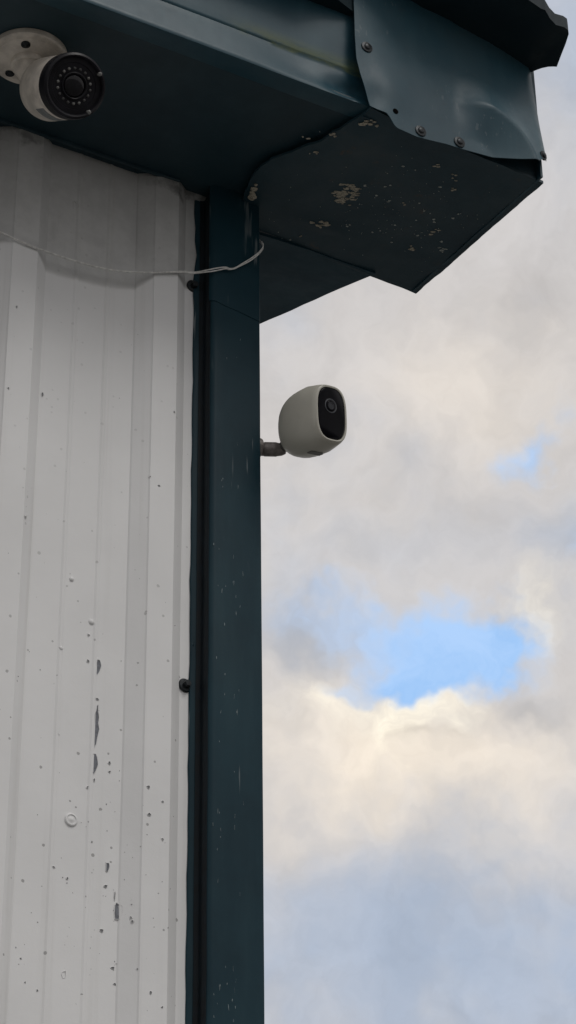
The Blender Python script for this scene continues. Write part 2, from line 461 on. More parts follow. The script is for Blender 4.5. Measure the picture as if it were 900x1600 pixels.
trim = grid_mesh('corner_trim', trim_rows(zs), M_TRIM, bld, thick=.0012, tdir=(.4, 1, 0), sharp=50)
def shade_skin():  # added thin skin over return and bend, its black painting the recess shade
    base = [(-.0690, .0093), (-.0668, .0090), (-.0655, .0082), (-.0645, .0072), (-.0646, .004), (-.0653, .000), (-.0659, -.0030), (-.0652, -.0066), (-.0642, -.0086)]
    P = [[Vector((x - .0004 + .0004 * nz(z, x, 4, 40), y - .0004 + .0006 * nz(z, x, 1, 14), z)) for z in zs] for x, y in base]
    return grid_mesh('return_shade_skin', P, M_SHADE, trim, thick=.0006, tdir=(1, .2, 0), sharp=60)
shade_skin()
V, F, fm = [], [], []
rs = random.Random(5)
for q in range(64):
    zc = 2.18 + .62 * rs.random() ** 1.5 if q < 56 else rs.uniform(2.8, 3.08)
    xc = rs.choice((-.053, -.049, -.030)) + rs.gauss(0, .004)
    if zc < 2.45 and rs.random() < .3: xc = rs.gauss(-.038, .003); zc = rs.gauss(2.30, .02)
    flake_geo(V, F, fm, Vector((xc, -.0119 + .0006 * nz(xc, zc, 8, 7), zc)), Vector((1, 0, rs.uniform(-.3, .3))), Vector((rs.uniform(-.15, .15), 0, 1)), Vector((0, -1, 0)), rs.uniform(.00022, .00050), rs.uniform(.0010, .0042), rs, .00025, 5)
tag(mesh_ob('scratches', V, F, M_SCRATCH, trim), kind='stuff')
# upper sleeve lapped over the trim with a slanting lower edge
def sleeve():
    base = [p for p in TP if -.0648 < p[0] and p[1] < .03 and p[0] <= .0003][2:]
    P = []
    for (x, y) in base:
        zb = 3.1215 - .155 * (x + .055) + .0012 * nz(x, 0, 0, 60)
        P.append([Vector((x - (.0012 if x < -.05 else 0), y - .0009 - .0003 * nz(x, z, 1, 12), z)) for z in [zb + (ZS + .004 - zb) * i / 10 for i in range(11)]])
    return grid_mesh('corner_trim_sleeve', P, M_TRIM, bld, thick=.0009, tdir=(.3, 1, 0), sharp=50)
tag(sleeve(), 'upper dark sleeve lapped over the corner trim with a slanting edge')

# --- soffit along the eave
def soffit():
    xs = [BL - .1, -3, -2, -1.2] + [-.8 + .03 * i for i in range(29)]
    xs = [x for x in xs if x <= .04]
    ys = [YF + .004 + .02 * i for i in range(12)] + [.012, .028]
    P = [[Vector((x, y, ZS + .0016 * nz(x, y, 4, 9) + .0008 * nz(x, y, 4, 25) + .001)) for y in ys] for x in xs]
    return grid_mesh('soffit', P, M_SOFFIT, bld, thick=.006, tdir=(0, 0, 1))
soffit()
def closure():
    xs = [BL, -2, -1] + [-.6 + .006 * i for i in range(84)]
    P = []
    for x in xs:
        d = .0045 + .0022 * nz(x, 1, 1, 18) + .0016 * nz(x, 4, 1, 60)
        if x > -.13: d *= .55
        P.append([Vector((x, -.0016 + .0006 * nz(x, 7, 1, 30), ZS + .003)), Vector((x, -.0022, ZS - d * .5)), Vector((x, -.0012, ZS - d))])
    return grid_mesh('closure_strip', P, M_SOFFIT, bld, thick=.0015, tdir=(0, 1, 0))
closure()
# --- fascia: hem, outward-kicked lower strip, fold, upper face
def fascia():
    prof = [(-.200, ZS - .0012), (YF + .004, ZS - .0020), (YF + .0008, ZS - .0012), (YF, ZS + .0010)]
    for i in range(1, 10):
        t = i / 10; prof.append((YF + .0075 * t, ZS + .001 + .0455 * t))
    prof += [(YF + .0074, ZS + .0475), (YF + .0060, ZS + .0492), (YF + .0058, ZS + .0512)]
    for i in range(1, 9):
        t = i / 8; prof.append((YF + .0058 - .004 * t, ZS + .0512 + .085 * t))
    xs = [BL - .1, -3, -2, -1.2, -.8, -.6, -.5] + [-.42 + .008 * i for i in range(58)]
    P = []
    for x in xs:
        row = []
        for y, z in prof:
            h = (z - ZS) / .047
            d = 0
            if 0 <= h <= 1.05:                                # knocked-in dent next to the corner cover
                d = .0095 * math.exp(-((x - .004) / .026) ** 2) * math.exp(-((h - .40 - .10 * (x - .004) / .03) / .26) ** 2)
                d += .0022 * math.exp(-((x + .060) / .04) ** 2) * math.exp(-((h - .5) / .4) ** 2)
            w_ = .0008 * nz(x, z, 1, 8)
            row.append(Vector((x, y + d + w_, z + .0008 * nz(x, 3, 1, 6))))
        P.append(row)
    return grid_mesh('fascia', P, M_FASCIA_A, bld, thick=.0015, tdir=(0, 1, .25), sharp=45)
fascia()

# --- roof edge flashing with its torn end, and the roof above
def zedge(x): return ZR + (.2604 - x) * .152
def roof_edge():
    xs = [.006 + .0135 * i for i in range(12)] + [.170, .182, .195, .206, .2145, .221, .232, .2425, .252, .259, .2645, .2695, .2750, .2800, .2826]
    front = [(-1, -.258), (-.01, -.262), (.03, -.278), (.07, -.308), (.10, -.322), (.16, -.3220), (.177, -.3191), (.206, -.3160), (.2106, -.3129), (.2198, -.3155), (.232, -.3085), (.2419, -.3051), (.2545, -.3096), (.2631, -.3042), (.270, -.286), (.2746, -.2721), (.279, -.260), (.2826, -.2500)]
    back = [(.252, -.18), (.2600, -.226), (.2660, -.2335), (.276, -.2435), (.2826, -.2495)]
    P = []
    for x in sorted(set(xs)):
        f = interp(x, front); b_ = interp(x, back) if x > .252 else -.18
        row = []
        for i in range(9):
            t = i / 8; y = lerp(f, b_, t)
            z = zedge(x) + .0026 * nz(x, y, 2, 26) + .0014 * nz(x, y, 5, 70) + .004 * math.exp(-((x - .20) / .022) ** 2 - ((y + .262) / .02) ** 2)
            if x > .25: z += .004 * nz(x, y, 7, 40)
            row.append(Vector((x, y, z)))
        P.append(row)
    return grid_mesh('roof_edge', P, M_ROOF, bld, thick=.018, tdir=(0, 0, 1), sharp=60)
tag(roof_edge(), 'dark roof edge flashing with a torn and bent end')
def drip():
    xs = [BL - .2, -2, -1, -.5] + [-.3 + .0305 * i for i in range(11)]
    P = [[Vector((x, y, 3.4205 + .0016 * nz(x, y, 2, 20))) for y in (-.262 + .031 * sst(-.06, -.005, x), -.250 + .022 * sst(-.06, -.005, x), -.226, -.218, -.21, -.19)] for x in xs]
    grid_mesh('drip_edge', P, M_ROOF, bld, thick=.095, tdir=(0, 0, 1), sharp=60)
drip()
def roof():
    y0, z0 = -.250, 3.5120
    yr = BD / 2
    xs = [BL - .15, .20]
    V = []; zr = z0 + SLOPE * (yr - y0)
    pts = [(y0, z0), (yr, zr), (BD + .3, z0), (BD + .3, z0 + .03), (yr, zr + .03), (y0, z0 + .03)]
    V = [(xs[0], a, b_) for a, b_ in pts] + [(xs[1], a, b_) for a, b_ in pts]; n = 6
    F = [(0, 1, 4, 5)[::-1], (1, 2, 3, 4)[::-1], (6, 7, 10, 11), (7, 8, 9, 10)] + [(i, (i + 1) % n, n + (i + 1) % n, n + i) for i in range(n)]
    return mesh_ob('roof', V, F, M_ROOF, bld)
roof()

# --- boxed corner: underside plate, end panel, back panel
EDGE = [(.0261, -.2290), (.0225, -.2130), (.0200, -.2029), (.0120, -.1800), (.0017, -.1542), (-.0075, -.1360), (-.0162, -.1181), (-.0240, -.1050), (-.0297, -.0948), (-.0345, -.0800), (-.0353, -.0676), (-.0320, -.0480), (-.0280, -.0306), (-.0240, -.0120), (-.0190, .0060), (-.0129, .0244)]
def corner_plate():
    n = 26; P = []
    for i, (xl, y) in enumerate(EDGE):
        pass
    ys = [p[1] for p in EDGE] ; rows = []
    dense = []
    for (a, b_) in zip(EDGE, EDGE[1:]):
        for k in range(3): dense.append((lerp(a[0], b_[0], k / 3), lerp(a[1], b_[1], k / 3)))
    dense.append(EDGE[-1])
    for j, (xl, y) in enumerate(dense):
        t = j / (len(dense) - 1); xl += .0028 * nz(y, 1, 1, 48) + .0014 * nz(y, 1, 1, 130)
        # right edge runs from (.2739,-.229) to (.2605,.0474); back edge tilts from left y .0244 to right .0474
        row = []
        for i in range(n):
            u = i / (n - 1)
            yr = lerp(-.2150, .0474, t)
            xr = .2739 - .0134 * t + .0006 * nz(yr, 2, 2, 90)
            x = lerp(xl, xr, u); yy = lerp(y, yr, u)
            z = ZP + .0034 * nz(x, yy, 2, 10) + .0013 * nz(x, yy, 6, 34)
            z -= .0026 * math.exp(-((x - .085) / .03) ** 2 - ((yy + .016) / .008) ** 2)
            if u < .12: z += .0030 * (1 - u / .12) * (.6 + nz(y, 3, 3, 30))
            row.append(Vector((x, yy, z)))
        rows.append(row)
    return grid_mesh('corner_soffit_plate', rows, M_PLATE, bld, thick=.0035, tdir=(0, 0, 1), sharp=50)
plate = corner_plate()
tag(plate, 'weathered dark plate under the boxed eave corner with pale flaking spots')
def strip(name, pts, z0, z1, mat, th):
    P = []
    for (x, y) in pts:
        P.append([Vector((x, y, lerp(z0, z1, i / 6) + (.0015 * nz(x, y, 1, 60) if i == 0 else 0))) for i in range(7)])
    return grid_mesh(name, P, mat, bld, thick=th, tdir=(-1, 0, 0))
strip('end_panel', [(.2670 - .0118 * t, -.224 + .268 * t) for t in [i / 12 for i in range(13)]], ZP - .0006, ZR + .03, M_FASCIA, .003)
box('front_panel', .024, .2655, -.2140, -.2115, ZP + .0008, 3.40, M_PLATE, bld)
box('back_panel', .004, .255, .0405, .0435, ZP + .005, ZR + .10, M_FASCIA, bld)

# --- creased cover plate screwed over the fascia corner
YC = -.2346
LEFT = [(3.2815, .0205), (3.300, .0160), (3.3240, .0090), (3.3466, .0047), (3.38, .0038), (3.4348, .0040), (3.47, .0042)]
BOT = [(.0205, 3.2815), (.030, 3.2800), (.0400, 3.2795), (.0434, 3.2787), (.0475, 3.2730), (.0520, 3.2660), (.0556, 3.2629), (.066, 3.2622), (.0814, 3.2611), (.100, 3.2635), (.1252, 3.2674), (.150, 3.2690), (.1786, 3.2715), (.2000, 3.2738), (.2200, 3.2752), (.2405, 3.2776), (.246, 3.2810), (.252, 3.2880), (.2600, 3.2980), (.268, 3.304)]
RIGHT = [(3.26, .2600), (3.306, .2705), (3.36, .2735), (3.4372, .2745), (3.47, .2745)]
def cover_y(x, z):
    y = YC
    cx, cz, a, b_ = .162, 3.262, .078, .074
    ang = 0
    rho = math.hypot((x - cx) / a, (z - cz) / b_)
    right = sst(.135, .185, x)                                 # the crease lives on the right half
    if rho < 1: d = -.0180 * max(0, (rho - .35) / .65) ** 1.15
    else: d = -.0180 * math.exp(-((rho - 1) / .50))
    y += d * right
    y += .0055 * sst(.150, .262, x) * sst(3.27, 3.43, z)        # upper right falls back
    y += -.0028 * math.exp(-((x - .045) / .03) ** 2 - ((z - 3.315) / .03) ** 2) # slight belly lower left
    y += .0020 * math.exp(-((x - .028) / .014) ** 2 - ((z - 3.298) / .016) ** 2)
    y += .0009 * nz(x, z, 2, 11) + .0002 * nz(x, z, 7, 38)
    if x > .250: y += .9 * (x - .250) ** 2 / .03                # wraps round the corner
    return y
def cover():
    nu, nv = 90, 54; P = []
    for i in range(nu):
        u = i / (nu - 1); u = 1 - (1 - u) ** 1.15; row = []
        for j in range(nv):
            v = (j / (nv - 1)) ** 1.2
            x = lerp(.0205, .264, u)
            zb = interp(x, BOT); z = lerp(zb, 3.466 + .052 * (1 - u), v)
            xl, xr = interp(z, LEFT), interp(z, RIGHT)
            x = lerp(xl, xr, u) if v > 0 else x
            # ragged right edge
            if u > .98: x += .0009 * nz(z, 1, 1, 120)
            row.append(Vector((x, cover_y(x, z), z)))
        P.append(row)
    return grid_mesh('corner_cover_plate', P, M_COVER, bld, thick=.0010, tdir=(0, 1, 0), sharp=60)
cov = cover()
tag(cov, 'creased blue green sheet metal cover screwed over the eave corner')

def screw(parent, pos, nrm, r=.0055, mat=M_SCREW, head=.0030):
    """pan head screw on a washer: washer and head in one profile, cross recess cut as dark bars"""
    prof = [(r * 1.30, -.0008), (r * 1.35, .0002), (r * 1.28, .0010), (r * .78, .0014), (r * .76, .0020), (r * .70, head * .85), (r * .50, head), (.0001, head * 1.05)]
    o = lathe('screw', pos, nrm, prof, mat, parent, 24, 40)
    a, u, v = frame(nrm); c = Vector(pos) + a * (head * .98); V = []; F = []
    for d1, d2 in ((u, v), (v, u)):
        b0 = len(V)
        for s1 in (-1, 1):
            for s2 in (-1, 1):
                for h_ in (-.0004, .00025): V.append(c + d1 * s1 * r * .42 + d2 * s2 * r * .09 + a * h_)
        F += [tuple(b0 + q for q in f) for f in ((0, 1, 3, 2), (4, 6, 7, 5), (0, 4, 5, 1), (2, 3, 7, 6), (0, 2, 6, 4), (1, 5, 7, 3))]
    return o
for x, z in ((.0192, 3.3684), (.0879, 3.2713), (.1416, 3.2768)):
    screw(cov, (x, cover_y(x, z) - .0003, z), (0, -1, .02))
screw(cov, (.2535, cover_y(.2535, 3.296) - .0005, 3.2930), (.35, -1, -.1), .0045)
lathe('screw_hole', (.054, cover_y(.054, 3.2859) - .00025, 3.2859), (0, -1, 0), [(.0036, -.0006), (.0036, .0001), (.0028, .00015)], M_HOLE, cov, 20)

# --- rake overhang on the gable side
def rake():
    x1 = .1892
    P = []
    ys = [.03 + .03 * i for i in range(14)] + [.6, 1, 1.6, BD / 2]
    for y in ys:
        z = ZS + SLOPE * (y - .0675)
        P.append([Vector((lerp(.0012, x1, i / 8) + (.0006 * nz(y, 1, 1, 60) if i == 8 else 0), y, z + .0022 * nz(i * .03, y, 2, 12) + .0010 * nz(i * .03, y, 5, 40) + (.0015 if i == 0 else 0))) for i in range(9)])
    grid_mesh('rake_soffit', P, M_RAKE, bld, thick=.004, tdir=(0, 0, 1))
    # rake fascia standing above the outer edge
    V = []; F = []
    for y in (.05, BD / 2):
        z = ZS + SLOPE * (y - .0675)
        V += [(x1 - .002, y, z + .002), (x1 - .005, y, z + .002), (x1 - .005, y, z + .19), (x1 - .002, y, z + .19)]
    F = [(0, 1, 5, 4), (1, 2, 6, 5), (2, 3, 7, 6), (3, 0, 4, 7), (0, 3, 2, 1), (4, 5, 6, 7)]
    mesh_ob('rake_fascia', V, F, M_FASCIA, bld)
rake()

# --- crusty sealant left in the joint, flaking spots on the plate
def crust(name, pos, r, parent, mat, flat=.5, seed=0):
    rnd = random.Random(seed); V = []; F = []; nseg, nr = 9, 4
    for i in range(nr):
        ph = math.pi * .5 * i / (nr - 1)
        for k in range(nseg):
            t = 2 * math.pi * k / nseg; q = r * math.cos(ph) * rnd.uniform(.6, 1.3) if i < nr - 1 else r * .1
            V.append((pos[0] + q * math.cos(t), pos[1] + q * math.sin(t), pos[2] + .001 - r * flat * math.sin(ph) * rnd.uniform(.6, 1.3)))
    for i in range(nr - 1):
        for k in range(nseg): F.append((i * nseg + k, (i + 1) * nseg + k, (i + 1) * nseg + (k + 1) % nseg, i * nseg + (k + 1) % nseg))
    F.append(tuple(range(nseg))); F.append(tuple(range((nr - 1) * nseg, nr * nseg))[::-1])
    return mesh_ob(name, V, F, mat, parent)
for i, (x, y, r) in enumerate([(-.0225, -.0390, .0040), (-.0195, -.0300, .0046), (-.0170, -.0240, .0050), (-.0120, -.0080, .0048), (-.0115, -.0020, .0062), (-.0105, .0060, .0050), (-.0130, .0120, .0038), (-.0245, -.0470, .0026)]):
    crust('sealant_crumb', (x, y, ZP - .0002), r, plate, M_LICHEN, .6, i)
SP = [(.0700,-.0800,20,12),(.0880,-.0900,14,10),(0.0773,-0.0867,34,26),(0.0835,-0.0971,16,14),(0.0775,-0.0744,22,14),(0.1730,-0.1720,10,9),(0.1441,-0.1805,12,8),(0.1842,-0.1562,9,7),(0.1325,-0.0947,8,5),(0.1501,-0.1014,10,5),(0.2096,-0.0755,12,10),(0.2055,-0.0337,11,11),(0.2396,-0.0464,11,12),(0.1103,-0.0343,10,6),(0.0803,-0.0193,26,9),(0.0360,-0.2091,24,8),(-0.0142,-0.1520,12,5),(0.0089,-0.1711,14,7),(0.0056,-0.1327,16,5),(0.1110,-0.1611,5,4),(0.1273,-0.1619,3,3),(0.1166,-0.1234,4,4),(0.1650,-0.1110,4,3),(0.1784,-0.1014,4,4),(0.1872,-0.1005,3,3),(0.1994,-0.0930,8,6),(0.2158,-0.1076,7,5),(0.2297,-0.0602,6,4),(0.1757,-0.0307,5,4),(0.1443,-0.0369,4,4),(0.1512,-0.0436,4,4),(0.1617,-0.0609,5,4),(0.1796,-0.0807,4,3),(0.1979,-0.0560,5,3),(0.0898,-0.1088,6,5),(0.1114,-0.0998,5,5),(0.2164,-0.1180,4,3),(0.1701,-0.1499,7,4),(0.1125,-0.1184,5,3),(0.0645,0.0256,4,6),(0.0711,0.0117,10,5)]
def plate_z(x, y):
    return ZP + .0034 * nz(x, y, 2, 10) + .0013 * nz(x, y, 6, 34) - .0026 * math.exp(-((x - .085) / .03) ** 2 - ((y + .016) / .008) ** 2)
PX = .00075
ax_, ay_ = Vector((.90, -.44, 0)), Vector((.44, .90, 0))
rnd = random.Random(3)
for i, (x, y, w_, h_) in enumerate(SP):
    mat = M_LICHEN if w_ >= 9 and i not in (12, 13) else M_PALECHIP
    V, F, fm = [], [], []
    cnt = max(1, int(w_ * h_ / 20))
    for q in range(cnt):
        a = rnd.uniform(1.1, 2.6) * PX * (1.5 if w_ > 20 else 1) if cnt > 1 else w_ * PX * .5
        b_ = a * rnd.uniform(.5, 1.0); a *= rnd.uniform(1.0, 2.0) if cnt > 1 else 1
        px, py = x, y
        if cnt > 1:
            o = ax_ * rnd.gauss(0, w_ * PX * .27) + ay_ * rnd.gauss(0, h_ * PX * .45); px += o.x; py += o.y
        flake_geo(V, F, fm, Vector((px, py, plate_z(px, py))), ax_, ay_, Vector((0, 0, -1)), a, b_, rnd, .0006)
    mesh_ob('paint_flake', V, F, mat, plate)
# dust-size flecks around them
V, F, fm = [], [], []
for q in range(150):
    x, y = rnd.gauss(.155, .065), rnd.gauss(-.09, .05)
    if not (-.01 < x < .258 and -.22 < y < .035): continue
    s = rnd.uniform(.3, .9) * PX
    flake_geo(V, F, fm, Vector((x, y, plate_z(x, y))), ax_, ay_, Vector((0, 0, -1)), s * 1.3, s, rnd, .0004, 5)
tag(mesh_ob('paint_flecks', V, F, M_PALECHIP, plate), kind='stuff')

# --- chipped paint on the wall
CH = [(-0.1815,0.0125,2.6297,8.0,20.0),(-0.1814,0.0125,2.5626,9.0,56.0),(-0.1822,0.0125,2.5205,10.0,26.0),(-0.1513,0.0125,2.3692,9.0,20.0),(-0.1553,0.0125,2.3845,3.0,16.0),(-0.1680,0.0125,2.3465,9.0,7.0),(-0.2069,0.0125,2.2955,8.0,10.0),(-0.1638,0.0125,2.4131,6.0,13.0),(-0.1653,0.0125,2.3926,9.0,6.0),(-0.1817,0.0125,2.5930,7.0,6.0),(-0.2251,0.0125,2.5493,7.0,6.0),(-0.2228,0.0125,2.5435,4.0,5.0),(-0.1651,0.0125,2.5248,5.0,7.0),(-0.1648,0.0125,2.5157,5.0,5.0),(-0.1816,0.0125,2.5030,4.0,6.0),(-0.1883,0.0125,2.4932,5.0,5.0),(-0.1267,0.0000,2.5018,6.0,6.0),(-0.1552,0.0125,2.3104,8.0,6.0),(-0.1500,0.0122,2.3156,5.0,4.0),(-0.1527,0.0125,2.2947,7.0,4.0),(-0.1201,0.0000,2.2877,6.0,6.0),(-0.1075,0.0000,2.2751,4.0,4.0),(-0.1105,0.0000,2.4890,5.0,5.0),(-0.1254,0.0000,2.4721,6.0,5.0),(-0.1098,0.0000,2.4482,4.0,5.0),(-0.1405,0.0058,2.3622,3.0,5.0),(-0.1394,0.0050,2.3582,4.0,5.0),(-0.2310,0.0125,3.2142,6.0,14.0),(-0.2588,0.0125,2.9432,5.0,10.0),(-0.1326,0.0005,2.8689,4.0,4.0),(-0.1217,0.0000,2.8604,6.0,4.0),(-0.1044,0.0000,2.9617,4.0,5.0),(-0.2748,0.0026,2.7790,3.0,4.0),(-0.2996,0.0000,3.0385,4.0,6.0),(-0.3037,0.0000,2.9300,3.0,4.0),(-0.2461,0.0125,2.2816,3.0,4.0),(-0.2333,0.0125,2.2755,3.0,4.0),(-0.2519,0.0125,2.3040,4.0,4.0),(-0.1933,0.0125,2.6343,6.0,6.0),(-0.2068,0.0125,2.3930,4.0,5.0),(-0.2222,0.0125,2.4021,6.0,3.0)]
SHAPES = {0: [(-.2, -1), (.5, -.5), (1, .3), (.5, .95), (-.3, 1), (-.6, .4), (-.9, -.4)],
          1: [(-.3, -1), (.1, -.85), (.5, -.45), (.95, -.1), (.55, .15), (.75, .45), (.35, .72), (.35, 1), (.1, .98), (-.1, .75), (-.6, .5), (-.45, .2), (-1, -.2), (-.8, -.55), (-.35, -.5)],
          2: [(0, -1), (.5, -.6), (1, .0), (.7, .7), (.3, 1), (-.5, .95), (-.8, .5), (-1, -.1), (-.5, -.7)],
          3: [(-.8, -1), (.6, -.95), (1, -.3), (.9, .6), (.3, .75), (-.6, .95), (-.95, .6), (-1, -.3)]}
rnd = random.Random(11)
def surf(x, z, rise=0.0):
    return Vector((x, wall_y(x) - rise, z))
def chip(i, x, z, w_, h_):
    small = w_ * h_ < 70
    a, b_ = w_ * .5 * .00080 * (.66 if small else 1), h_ * .5 * .00084 * (.72 if small else 1)
    sh = SHAPES.get(i)
    if sh is None:
        k = rnd.randint(6, 8); p0 = rnd.uniform(0, 6)
        sh = [(rnd.uniform(.55, 1.2) * math.cos(p0 + 6.283 * q / k), rnd.uniform(.55, 1.2) * math.sin(p0 + 6.283 * q / k)) for q in range(k)]
    n = len(sh); V = []; F = []; fm = []
    lift = .0004 if small else .0006
    inner = [surf(x + p[0] * a, z + p[1] * b_, .00025) for p in sh]
    rim = []; outer = []
    for p in sh:
        curl = lift * (rnd.uniform(.7, 1.6) if p[1] > -.2 else rnd.uniform(.3, .9))
        rim.append(surf(x + p[0] * a * 1.04, z + p[1] * b_ * 1.04, .0004 + curl))
        g_ = .0011
        outer.append(surf(x + p[0] * (a + g_), z + p[1] * (b_ + g_), -.0002))
    V = inner + rim + outer
    F.append(tuple(range(n))); fm.append(1)
    for q in range(n):
        r = (q + 1) % n
        F.append((q, r, n + r, n + q)); fm.append(0)
        F.append((n + q, n + r, 2 * n + r, 2 * n + q)); fm.append(0)
    me_m = M_METAL if not small else M_METALDK
    mesh_ob('paint_chip', V, F, None, wall, mats=[M_WALL, me_m], fm=fm)
for i, (x, y, z, w_, h_) in enumerate(CH): chip(i, x, z, w_, h_)
# specks nobody could count
V, F, fm = [], [], []
for q in range(130):
    x = rnd.uniform(-.34, -.092); z = 3.25 - (1.1 * rnd.random() ** .42)
    if rnd.random() < .35: x, z = rnd.gauss(-.17, .04), rnd.gauss(2.36, .08)
    if z < 2.1 or x < -.36 or x > -.09: continue
    s = rnd.choice((.4, .5, .6, .7, .9, 1.2)) * .0007
    flake_geo(V, F, fm, surf(x, z), Vector((1, 0, 0)), Vector((0, 0, 1)), Vector((0, -1, 0)), s, s * rnd.uniform(.7, 1.5), rnd, .0003, 5)
tag(mesh_ob('paint_specks', V, F, M_METALDK, wall), kind='stuff')
# painted-over fastener and blisters
lathe('painted_washer', surf(-.2051, 2.4553, -.0005), (0, -1, 0), [(.0070, 0), (.0070, .0012), (.0062, .0021), (.0052, .0021), (.0046, .0013), (.0030, .0013), (.0016, .0022), (.0002, .0024)], M_WALL, wall, 32, 50)
for x, z, r in ((-.2151, 2.7253, .0030), (-.1906, 2.6806, .0036), (-.2241, 2.6416, .0026), (-.1933, 2.665, .0016)):
    lathe('paint_blister', surf(x, z, -.0006), (0, -1, 0), [(r, 0), (r * .9, .0012), (r * .6, .0022), (.0003, .0026)], M_WALL, wall, 20, 80)
# dark washer screws on the flat beside the trim
def hex_screw(parent, pos, nrm, r=.0062):
    o = lathe('screw', pos, nrm, [(r * 1.25, -.001), (r * 1.3, .0006), (r * 1.15, .0018), (r * .72, .0022)], M_SCREW, parent, 28, 40)
    h = lathe('screw_head', Vector(pos) + Vector(nrm).normalized() * .0018, nrm, [(r * .68, 0), (r * .68, .0050), (r * .58, .0058)], M_SCREW, o if False else parent, 6, 20)
    return o
hex_screw(trim, (-.0805, DEEP - .0004, 2.6324), (.10, -1, .05))
hex_screw(trim, (-.0765, DEEP - .0004, 3.1530), (.05, -1, -.05))
hex_screw(trim, (-.0805, DEEP - .0004, 2.10), (0, -1, 0))
lathe('edge_burr', (-.0728, .0108, 2.6815), (0, -1, 0), [(.0022, -.001), (.0022, .0006), (.0014, .0012), (.0003, .0014)], M_TRIM, trim, 16)

# ------------------------------------------------------------------ thin twin cable strung across the wall
A = [(-5.9, -.0025, 3.30 - .05), (-3, -.0025, 3.20), (-1.4, -.0025, 3.165), (-.8, -.0025, 3.152), (-.62, -.0025, 3.148), (-.50, -.0028, 3.142), (-.40, -.0030, 3.1355), (-.3258, -.0030, 3.1299), (-.3063, -.0030, 3.1268), (-.2758, -.0028, 3.1241), (-.235, -.0030, 3.1232), (-.1908, -.0032, 3.1262), (-.1448, -.0030, 3.1387), (-.0988, -.0032, 3.1560), (-.085, -.0070, 3.1570)]
Bb = [(-.070, -.0150, 3.1600), (-.0502, -.0175, 3.1694), (-.0440, -.0175, 3.1702), (-.0374, -.0175, 3.1735), (-.0270, -.0175, 3.1830), (-.0160, -.0178, 3.1938), (-.0080, -.0180, 3.2030), (-.0029, -.0175, 3.2099), (.0020, -.0160, 3.2190), (.0036, -.0120, 3.2285), (.0030, .0020, 3.2480), (.0060, .016, 3.2815)]
path = catmull(A + Bb, 6)
cab = empty('cable', (-.3, -.003, 3.12))
tag(cab, 'thin white twin cable strung across the wall to the corner trim', 'cable')
for s in (0, 1):
    pts = []
    for i, p in enumerate(path):
        sep = .00015 + .00145 * sst(-.13, -.07, p.x) * (.6 + .8 * nz(p.x, 2, 2, 40))
        d = Vector((0, -.0004 * s, sep * (1 if s else -1)))
        pts.append(p + d)
    V, F = tube_geo([p - cab.location for p in pts], .00080, 8)
    mesh_ob('strand', V, F, M_CABLE, cab, True, sharp=60)

# ------------------------------------------------------------------ bullet camera under the soffit
bc = empty('bullet_camera', (-.3485, -.1145, ZS))
tag(bc, 'aged white bullet security camera with black face on a round base under the soffit', 'security camera')
O = Vector((0, 0, 0))
base = lathe('mounting_base', (0, 0, .0015), (0, 0, -1), [(.0430, 0), (.0435, .003), (.0432, .0065), (.0415, .0085), (.0385, .0092), (.036, .0088), (.034, .0098), (.020, .0125), (.016, .0140)], M_CAMWHITE, bc, 64, 30)
for ang in (240, 112, 0):
    t = math.radians(ang); p = Vector((.0285 * math.cos(t), .0285 * math.sin(t), -.0098))
    lathe('screw', p, (0, 0, -1), [(.0052, -.001), (.0052, .0006), (.0046, .0010), (.0040, .0004), (.0034, .0012), (.0020, .0020), (.0003, .0021)], M_SCREW, base, 20, 40)
al = math.radians(22)
VD = Vector((.2958586, .69353635, .65686758)); RV = Vector((.90117922, -.43068727, .04883123)); UV = Vector((-.31677073, -.57750828, .75242308))
axis = (-VD * math.cos(al) + (RV * .99 + UV * .14).normalized() * math.sin(al)).normalized()
rear = Vector((.0258, -.0705, -.0870)) - axis * .072
R0 = .0350
neck = catmull([Vector((0, 0, -.009)), Vector((0, 0, -.018)), lerp(Vector((0, 0, -.024)), rear + axis * .010, .5), rear + axis * .016], 6)
tube('neck', neck, [.0165 - .0025 * i / (len(neck) - 1) for i in range(len(neck))], M_CAMWHITE, bc, 24)
knuckle = lathe('swivel_collar', Vector((0, 0, -.0115)), (0, 0, -1), [(.0190, 0), (.0195, .002), (.0190, .0055), (.0172, .007)], M_CAMWHITE, bc, 40, 35)
body = lathe('body', rear, axis, [(.012, -.012), (.022, -.0115), (.0300, -.0085), (.0338, -.004), (R0, .002), (R0, .058), (R0 - .0006, .0590)], M_CAMWHITE, bc, 72, 30)
# rating label wrapped under the body
a_, u_, v_ = frame(axis)
down = (Vector((0, 0, -1)) - a_ * Vector((0, 0, -1)).dot(a_)).normalized(); side = a_.cross(down)
P = []
for i in range(9):
    t = math.radians(-30 + 60 * i / 8)
    dd = down * math.cos(t) + side * math.sin(t)
    P.append([rear + a_ * s_ + dd * (R0 + .0003) for s_ in (.026, .048)])
grid_mesh('rating_label', P, plain('worn_grey_label', (.17, .18, .18), .5, var=.4, nscale=300), body, thick=.0003, tdir=-down)
cap = lathe('front_cap', rear, axis, [(R0 - .0012, .0570), (R0 + .0006, .0592), (R0 + .0008, .0680), (R0 + .0002, .0740), (R0 - .0022, .0760), (R0 - .0036, .0752), (R0 - .0050, .0720), (.0250, .0722), (.0246, .0715), (.0002, .0715)], M_CAMBLACK, bc, 72, 30)
lathe('lens_ring', rear + a_ * .0712, axis, [(.0148, 0), (.0148, .0022), (.0138, .0028), (.0128, .0020), (.0126, .0006)], M_CAMBLACK, cap, 40, 30)
lathe('lens', rear + a_ * .0705, axis, [(.0124, 0), (.0122, .0018), (.0100, .0032), (.0060, .0042), (.0004, .0046)], M_LENS, cap, 40, 60)
